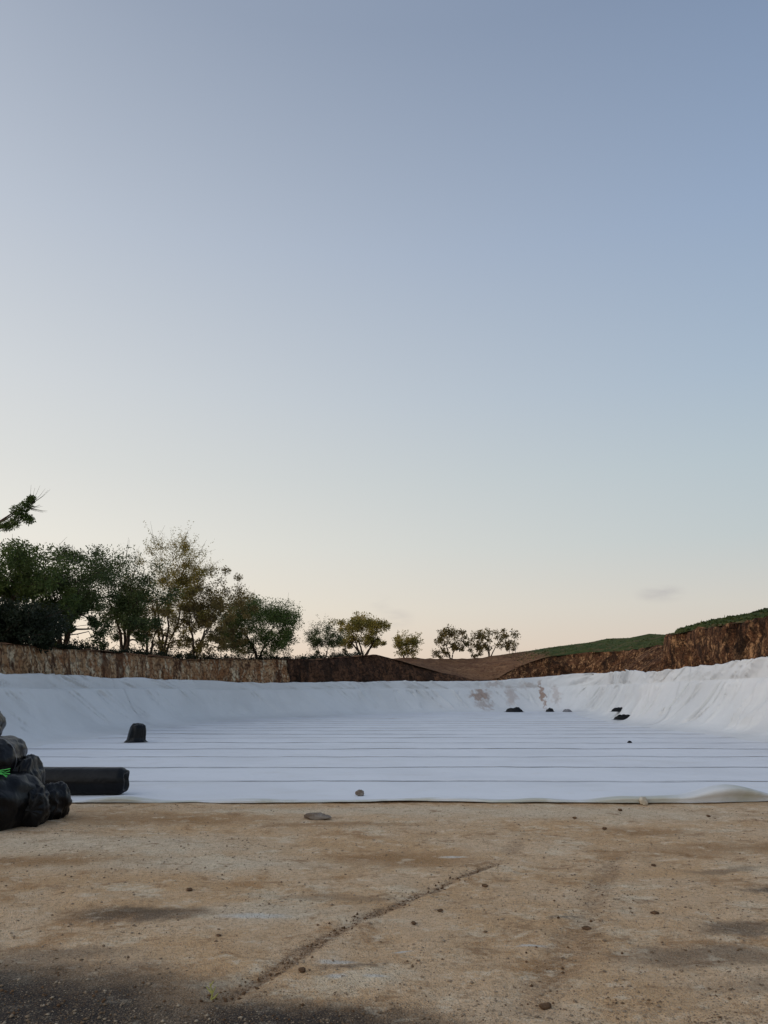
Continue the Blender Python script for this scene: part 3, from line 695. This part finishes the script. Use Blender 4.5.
bundle('tall narrow black bundle standing in the middle of the pile', -4.38, 9.55, .0, .6, .19, .40, R(8), 2.7)
bundle('small black bundle on the soil, the second from the right in the pile', -4.16, 9.35, -.01, .5, .17, .235, R(18), 3.9)
bundle('black bundle at the right end of the pile, its bunched end against the long roll', -4.12, 9.72, -.01, .45, .16, .225, R(-22), 5.1)
bundle('black bundle stacked on the large nearest one, with a green strap under it', -4.72, 9.45, .50, .9, .30, .265, R(5), 6.6, tape=[(-.2, .02, 'grey_tape')])
bundle('topmost black bundle, only its rounded side shows at the left edge', -5.05, 9.6, .92, .8, .24, .23, R(10), 7.7)
gs = Acc()
for k in range(5):
    pts = [(-4.66 + .06 * i + random.uniform(-.015, .015), 8.86 + .02 * k + .01 * i, .61 + .014 * k + .018 * math.sin(i * 1.7 + k) - .008*abs(i-3)) for i in range(7)]
    gs.add(*tube(pts, [.006] * 7, 5))
o = gs.build('plastic_strap', M['green_film']); tag(o, 'bunch of bright green strapping tape lying between the stacked black bundles', 'strap')

def long_roll():
    L, r = 5.2, .200; x1 = -3.93; cx = x1 - L / 2
    root = empty('wrapped_roll', (cx, 11.85, 0.0)); tag(root, 'long straight black plastic wrapped roll lying on the front edge of the white liner', 'roll')
    nu, nv = 64, 180; U = np.linspace(-1, 1, nv); a = np.linspace(0, 2 * math.pi, nu, endpoint=False); A_, UU = np.meshgrid(a, U)
    X_ = UU * L / 2; rr = r * (1 + .012 * fbm(np.cos(A_) * 1.2, np.sin(A_) * 1.2, X_ * .9, 3) + .010 * fbm(np.cos(A_) * 3, np.sin(A_) * 3, X_ * 3, 4))
    endw = sstep(L / 2 - .28, L / 2 - .05, np.abs(X_)); rr = rr * (1 - .16 * sstep(L / 2 - .07, L / 2, np.abs(X_)) ** 2) * (1 + endw * .02 * (1 - np.abs(fbm(np.cos(A_) * 4, np.sin(A_) * 4, X_ * 5, 4))) - endw * .02)
    P = np.stack([X_, rr * np.cos(A_), r * .98 + rr * np.sin(A_)], -1)
    F = [[i * nu + j, i * nu + (j + 1) % nu, (i + 1) * nu + (j + 1) % nu, (i + 1) * nu + j] for i in range(nv - 1) for j in range(nu)]
    P[..., 2] += .022
    mesh_np('wrapping', P.reshape(-1, 3), np.array(F), M['roll_film'], root)
    for sg in (-1, 1):
        base = P[-1 if sg > 0 else 0]; rows = []
        for t in (1.0, .93, .8, .6, .4, .2, .02):
            c = base.mean(0); q = c + (base - c) * t; q[:, 0] += sg * (.035 * (1 - (t - .85) ** 2 / .02) * (t > .72) - .05 * (1 - t) * (t < .72) + .014 * np.sin(a * 3 + t * 5) * (.3 < t < .97)); rows.append(np.vstack([q, q[:1]]))
        grid_np('roll_end', np.array(rows), M['roll_film'], root)
long_roll()

def heap(name, label, x, y, z, rx, ry, h, seed, cat, skirt=.25, group=None, peak=1.0, nu=80, nv=36, lean=0.0, mat='plastic', rough=.22):
    z = max(z, lz(x, y) - .02); root = empty(name, (x, y, z)); tag(root, label, cat, group)
    t = np.linspace(0, 1, nv); a = np.linspace(0, 2 * math.pi, nu + 1); A_, T_ = np.meshgrid(a, t)
    r = np.where(T_ < .78, (T_ / .78) ** .8 * (1 - skirt), (1 - skirt) + skirt * (T_ - .78) / .22)
    z_ = h * np.where(T_ < .78, (1 - (T_ / .78) ** (2.6 * peak)) ** .55 * .88 + .12, .12 * (1 - (T_ - .78) / .22))
    c_, s_ = np.cos(A_), np.sin(A_)
    k = 1 + .16 * fbm(c_ * 1.1 + seed, s_ * 1.1, T_ * 1.5, 3) + .05 * (1 - np.abs(fbm(c_ * 3 + seed, s_ * 3, T_ * 3, 4)))
    z_ = z_ * (1 + rough * fbm(c_ * r * 2.5 + seed, s_ * r * 2.5, 3.0, 4) * (T_ < .95))
    P = np.stack([rx * r * k * c_ + lean * z_, ry * r * k * s_, np.maximum(z_, 0)], -1)
    grid_np('tarpaulin' if cat != 'bundle' else 'wrapping', P, M[mat], root); return root
heap('plastic_bundle', 'single black bundle slumped upright on a flat skirt, alone on the white floor at left', -7.83, 24.4, .02, .37, .34, .56, 12.2, 'bundle', skirt=.24, peak=1.5, lean=.1, rough=.07)
GH = 'black plastic heaps on the liner floor far away'
heap('black_heap', 'wide low black heap at the foot of the far wall, leftmost of the distant heaps', 10.75, 63.4, .02, .85, .5, .36, 4.2, 'heap', group=GH, peak=.8)
heap('black_heap', 'small black heap at the foot of the far wall beside the dark vertical seam', 13.9, 64.2, .02, .42, .35, .27, 5.2, 'heap', group=GH)
heap('black_heap', 'grey flattened plastic heap just right of the small seam heap', 15.3, 63.9, .02, .42, .3, .2, 6.2, 'heap', group=GH, mat='grey_tape')
heap('black_heap', 'long black heap nearest of the distant ones, on the floor by the right slope', 13.1, 41.8, .02, .72, .3, .22, 7.2, 'heap', group=GH, peak=1.2, rough=.4)
heap('black_heap', 'flat black heap on the toe of the right slope behind another heap', 14.0, 45.4, .02, .6, .25, .19, 8.2, 'heap', group=GH, peak=1.2, rough=.4)
heap('debris_scrap', 'tiny dark scrap lying alone on the white floor in front of the right heaps', 7.62, 23.97, .025, .08, .06, .05, 9.2, 'scrap')

# ================================================================== STONES AND CLODS
def stone(name, label, x, y, sx_, sy_, sz_, seed, mat, z=None, rot=0, group=None, cat='stone', flat=1.0, sink=.15):
    nu, nv = 20, 14; a = np.linspace(0, 2 * math.pi, nu, endpoint=False); t = np.linspace(0.02, math.pi - .02, nv); A_, T_ = np.meshgrid(a, t)
    cx, cy, cz = np.sin(T_) * np.cos(A_), np.sin(T_) * np.sin(A_), np.cos(T_)
    k = 1 + .30 * fbm(cx * 1.3 + seed, cy * 1.3, cz * 1.3, 4); k = np.round(k * 7) / 7 * .5 + k * .5
    P = np.stack([cx * k * sx_, cy * k * sy_, cz * k * sz_], -1).reshape(-1, 3)
    F = [[i * nu + j, (i + 1) * nu + j, (i + 1) * nu + (j + 1) % nu, i * nu + (j + 1) % nu] for i in range(nv - 1) for j in range(nu)]
    P[:, 2] -= P[:, 2].min() 
    o = mesh_np(name, P, np.array(F), M[mat], None, False)
    o.location = (x, y, (gz(x, y) if z is None else z) - sz_ * sink); o.rotation_euler = (0, 0, rot)
    tag(o, label, cat, group); return o
GS = 'brown clods scattered over the foreground soil'
stone('flat_stone', 'long flat brown and grey stone on the soil just before the liner edge', -.84, 9.75, .17, .07, .04, 1, 'flat_stone', rot=R(-8))
stone('loose_stone', 'pale angular stone lying against the front edge of the liner at right', 3.62, 10.98, .065, .05, .06, 2, 'stone', rot=.4)
stone('loose_stone', 'round grey and white stone on the liner edge, middle of the photo', -.36, 11.7, .065, .05, .045, 3, 'flat_stone', z=.015, rot=.2)
for i, (x, y, s, l) in enumerate([
    (.81, 6.48, .030, 'dark brown clod, farthest of the three to the right of the long wheel mark'),
    (.40, 5.78, .024, 'dark brown clod halfway along the long wheel mark, right beside it'),
    (.20, 5.47, .024, 'flat brown clod nearest the long wheel mark, left of the two others'),
    (1.90, 5.71, .028, 'dark clod left of the black stains at the right side of the soil'),
    (.79, 4.11, .032, 'broad dark clod at the bottom of the photo, right of the middle'),
    (-1.53, 6.36, .030, 'brown clod alone in the middle of the left half of the soil'),
    (-1.05, 5.2, .018, 'small brown clod in front of the lone clod in the left half'),
    (1.33, 5.37, .028, 'very flat dark clod between the two wheel marks'),
    (2.43, 7.23, .026, 'small rusty clod near the orange patch of soil'),
    (-.45, 4.56, .026, 'brown clod beside the near end of the long wheel mark')]):
    stone('soil_clod', l, x, y, s * 1.0, s * .75, s * .36, 20 + i, 'clod', rot=i * .9, group=GS, cat='clod', sink=.3)
for i, (x, y, s, l) in enumerate([
    (2.33, 9.68, .02, 'small pebble on bare soil left of two close darker ones'),
    (2.5, 9.0, .022, 'small dark pebble below the middle of the liner edge'),
    (4.1, 10.0, .022, 'small pebble below the wave in the liner edge'),
    (3.11, 10.39, .022, 'small pebble on the soil in front of the pale angular stone')]):
    stone('pebble', l, x, y, s * 1.2, s, s * .6, 50 + i, 'clod', rot=i, group='pebbles near the liner edge', cat='pebble')
def gravel():
    r = np.random.default_rng(12); n = 26000
    y = 3.9 + 7.0 * r.random(n) ** 1.5; x = r.uniform(-.62, .62, n) * (y + 1.0)
    keep = (fbm(x * 1.3, y * 1.3, 4.0, 3) > r.uniform(-1.1, .7, n)); x, y = x[keep], y[keep]; n = len(x)
    s = .0028 * np.exp(r.exponential(.42, n)).clip(1, 4.5)
    z = np.array([gz(float(a), float(b)) for a, b in zip(x, y)])
    base = np.array([[1, 0, 0], [0, 1, 0], [-1, 0, 0], [0, -1, 0], [0, 0, .8], [0, 0, -.8]], float)
    F0 = np.array([[0, 1, 4], [1, 2, 4], [2, 3, 4], [3, 0, 4], [1, 0, 5], [2, 1, 5], [3, 2, 5], [0, 3, 5]])
    a = r.uniform(0, 6.28, n); V = base[None] * (1 + .5 * r.uniform(-1, 1, (n, 6, 3)))
    V = np.stack([V[..., 0] * np.cos(a)[:, None] - V[..., 1] * np.sin(a)[:, None], V[..., 0] * np.sin(a)[:, None] + V[..., 1] * np.cos(a)[:, None], V[..., 2] * .7], -1) * s[:, None, None]
    V += np.stack([x, y, z + s * .25], -1)[:, None]
    o = mesh_np('gravel', V.reshape(-1, 3), (F0[None] + 6 * np.arange(n)[:, None, None]).reshape(-1, 3), M['gravel'], None, False)
    tag(o, 'fine gravel grains scattered over the foreground soil', 'gravel', kind='stuff')
gravel()
def crumbs():
    r = np.random.default_rng(31); Vs, Fs = [], []; k = 0
    for (x0, y0, x1, y1, w_, n) in [(-.8, 4.2, -.23, 5.45, .05, 260), (-.23, 5.45, .55, 6.68, .05, 210), (.55, 6.68, 1.05, 7.4, .04, 70), (.72, 4.1, 2.2, 7.6, .13, 240), (-2.6, 4.2, -.2, 3.95, .35, 500)]:
        t = r.random(n); x = x0 + (x1 - x0) * t + r.normal(0, w_, n); y = y0 + (y1 - y0) * t + r.normal(0, w_ * .5, n); sz = .0028 * np.exp(r.exponential(.42, n)).clip(1, 4)
        for a_, b_, c_ in zip(x, y, sz):
            q = np.array([[1, 0, 0], [0, 1, 0], [-1, 0, 0], [0, -1, 0], [0, 0, .8], [0, 0, -.8]]) * r.uniform(.6, 1.4, (6, 3)) * c_
            Vs.append(q + [a_, b_, gz(float(a_), float(b_)) + c_ * .3]); Fs.append(np.array([[0, 1, 4], [1, 2, 4], [2, 3, 4], [3, 0, 4], [1, 0, 5], [2, 1, 5], [3, 2, 5], [0, 3, 5]]) + 6 * k); k += 1
    o = mesh_np('loose_dirt', np.vstack(Vs), np.vstack(Fs), M['clod'], None, False); tag(o, 'dark loose crumbs of soil along the wheel marks', 'dirt', kind='stuff')
crumbs()
# little weed on the black grit
A = Acc()
for pts in ([(0, 0, 0), (.005, 0, .03), (-.012, .0, .075)], [(.003, 0, .025), (.02, 0, .06)], [(0, 0, .03), (-.03, .01, .055)], [(0, 0, .0), (.02, 0, .012), (.035, 0, .03)], [(-.008, 0, .06), (.008, 0, .085)]):
    A.add(*tube(pts, [.0045] * (len(pts) - 1) + [.002], 5))
o = A.build('weed', M['weed']); o.location = (-.87, 4.2, gz(-.87, 4.2)); tag(o, 'tiny yellowish weed sprig growing on the black grit at the bottom', 'weed')

# ================================================================== SKY, SUN, CAMERA
SUN_EL, SUN_AZ = 7.0, -95.0       # azimuth measured clockwise from +Y (the view direction)
w = bpy.data.worlds.new('World'); scene.world = w; w.use_nodes = True
nt = w.node_tree; bg = nt.nodes['Background']
def wn(t, **k):
    n = nt.nodes.new(t)
    for a_, b_ in k.items(): setattr(n, a_, b_)
    return n
sky = wn('ShaderNodeTexSky', sky_type='NISHITA', sun_disc=False)
sky.sun_elevation = R(SUN_EL); sky.sun_rotation = R(SUN_AZ); sky.air_density = 1.0; sky.dust_density = 2.0; sky.ozone_density = 1.5
tc = wn('ShaderNodeTexCoord'); sp = wn('ShaderNodeSeparateXYZ'); nt.links.new(tc.outputs['Generated'], sp.inputs[0])
def ramp(stops):
    r = wn('ShaderNodeValToRGB'); r.color_ramp.interpolation = 'LINEAR'; e = r.color_ramp.elements
    while len(e) < len(stops): e.new(.5)
    for q, (p_, c_) in zip(e, stops): q.position = p_; q.color = (*c_, 1)
    nt.links.new(sp.outputs[2], r.inputs[0]); return r.outputs[0]
SKY_L = [(0, (.88, .64, .49)), (.05, (.91, .74, .59)), (.11, (.89, .79, .655)), (.19, (.84, .79, .69)), (.28, (.735, .725, .67)), (.38, (.66, .675, .67)), (.545, (.525, .565, .62)), (.73, (.365, .41, .485)), (1, (.28, .34, .44))]
SKY_R = [(0, (.60, .49, .43)), (.05, (.63, .53, .47)), (.11, (.60, .56, .505)), (.19, (.50, .54, .53)), (.28, (.45, .52, .545)), (.38, (.38, .465, .55)), (.545, (.29, .375, .51)), (.73, (.195, .262, .385)), (1, (.17, .235, .35))]
dt = wn('ShaderNodeVectorMath', operation='DOT_PRODUCT'); nt.links.new(tc.outputs['Generated'], dt.inputs[0]); dt.inputs[1].default_value = (math.sin(R(-75)), math.cos(R(-75)), 0)
mr_ = wn('ShaderNodeMapRange'); nt.links.new(dt.outputs['Value'], mr_.inputs[0]); mr_.inputs[1].default_value = -.26; mr_.inputs[2].default_value = .66
def wmix(f, a_, b_, mode='MIX'):
    m = wn('ShaderNodeMix', data_type='RGBA', blend_type=mode)
    for k_, v_ in ((0, f), (6, a_), (7, b_)):
        if isinstance(v_, bpy.types.NodeSocket): nt.links.new(v_, m.inputs[k_])
        else: m.inputs[k_].default_value = v_ if k_ == 0 else (*v_, 1)
    return m.outputs[2]
twi = wmix(mr_.outputs[0], ramp(SKY_R), ramp(SKY_L))
nis = wmix(1.0, sky.outputs[0], (.42, .40, .46), 'MULTIPLY')
colr = wmix(.10, twi, nis)
# three faint small clouds low in the sky
cn = wn('ShaderNodeTexNoise'); cm_ = wn('ShaderNodeMapping'); nt.links.new(tc.outputs['Generated'], cm_.inputs[0]); cm_.inputs['Scale'].default_value = (14, 14, 60)
nt.links.new(cm_.outputs[0], cn.inputs['Vector']); cn.inputs['Scale'].default_value = 1.0; cn.inputs['Detail'].default_value = 5
for (ax, el, wx, wz, am) in [(20.6, 7.0, 1.5, .55, .45), (.9, 5.6, 1.2, .7, .25), (-.2, 6.8, .8, .6, .18)]:
    m = wn('ShaderNodeMapping', vector_type='TEXTURE'); nt.links.new(tc.outputs['Generated'], m.inputs[0])
    m.inputs['Location'].default_value = (math.sin(R(ax)) * math.cos(R(el)), math.cos(R(ax)) * math.cos(R(el)), math.sin(R(el))); m.inputs['Rotation'].default_value = (0, 0, -R(ax)); m.inputs['Scale'].default_value = (R(wx), .5, R(wz))
    l = wn('ShaderNodeVectorMath', operation='LENGTH'); nt.links.new(m.outputs[0], l.inputs[0])
    q = wn('ShaderNodeMapRange', interpolation_type='SMOOTHSTEP'); nt.links.new(l.outputs['Value'], q.inputs[0]); q.inputs[1].default_value = 1.5; q.inputs[2].default_value = .1; q.inputs[4].default_value = am
    mm = wn('ShaderNodeMath', operation='MULTIPLY'); nt.links.new(q.outputs[0], mm.inputs[0])
    q2 = wn('ShaderNodeMapRange'); nt.links.new(cn.outputs[0], q2.inputs[0]); q2.inputs[1].default_value = .4; q2.inputs[2].default_value = .6; nt.links.new(q2.outputs[0], mm.inputs[1])
    colr = wmix(mm.outputs[0], colr, (.40, .38, .40))
# broad after-sunset glow round the sun's bearing, to the left of the frame
gd = wn('ShaderNodeVectorMath', operation='DOT_PRODUCT'); nt.links.new(tc.outputs['Generated'], gd.inputs[0]); gd.inputs[1].default_value = (math.sin(R(-130)) * math.cos(R(25)), math.cos(R(-130)) * math.cos(R(25)), math.sin(R(25)))
gm = wn('ShaderNodeMath', operation='MAXIMUM'); nt.links.new(gd.outputs['Value'], gm.inputs[0]); gm.inputs[1].default_value = 0.0; gp = wn('ShaderNodeMath', operation='POWER'); nt.links.new(gm.outputs[0], gp.inputs[0]); gp.inputs[1].default_value = 3.0
glow = wmix(1.0, gp.outputs[0], (.85, .83, .80), 'MULTIPLY')
colr = wmix(1.0, colr, glow, 'ADD')
nt.links.new(colr, bg.inputs[0]); bg.inputs[1].default_value = 1.0
sl = bpy.data.lights.new('Sun', 'SUN'); sl.energy = .14; sl.angle = R(8); sl.color = (1, .62, .35)
so = bpy.data.objects.new('Sun', sl); COL.objects.link(so)
az = R(SUN_AZ); d = Vector((math.sin(az) * math.cos(R(7)), math.cos(az) * math.cos(R(7)), math.sin(R(7))))
so.rotation_euler = (-d).to_track_quat('-Z', 'Y').to_euler(); so.location = (0, 0, 30)
cam = bpy.data.cameras.new('Camera'); co = bpy.data.objects.new('Camera', cam); COL.objects.link(co)
cam.sensor_fit = 'VERTICAL'; cam.sensor_height = 36; cam.sensor_width = 27; cam.lens = 26; cam.clip_end = 8000; cam.clip_start = .05
co.location = (0, 0, 1.5); co.rotation_euler = (R(90 + 13.8), 0, 0)
scene.camera = co
scene.render.engine = 'CYCLES'
scene.view_settings.view_transform = 'Standard'; scene.view_settings.look = 'None'; scene.view_settings.gamma = 1; scene.view_settings.exposure = 0.0
scene.render.resolution_x = 768; scene.render.resolution_y = 1024
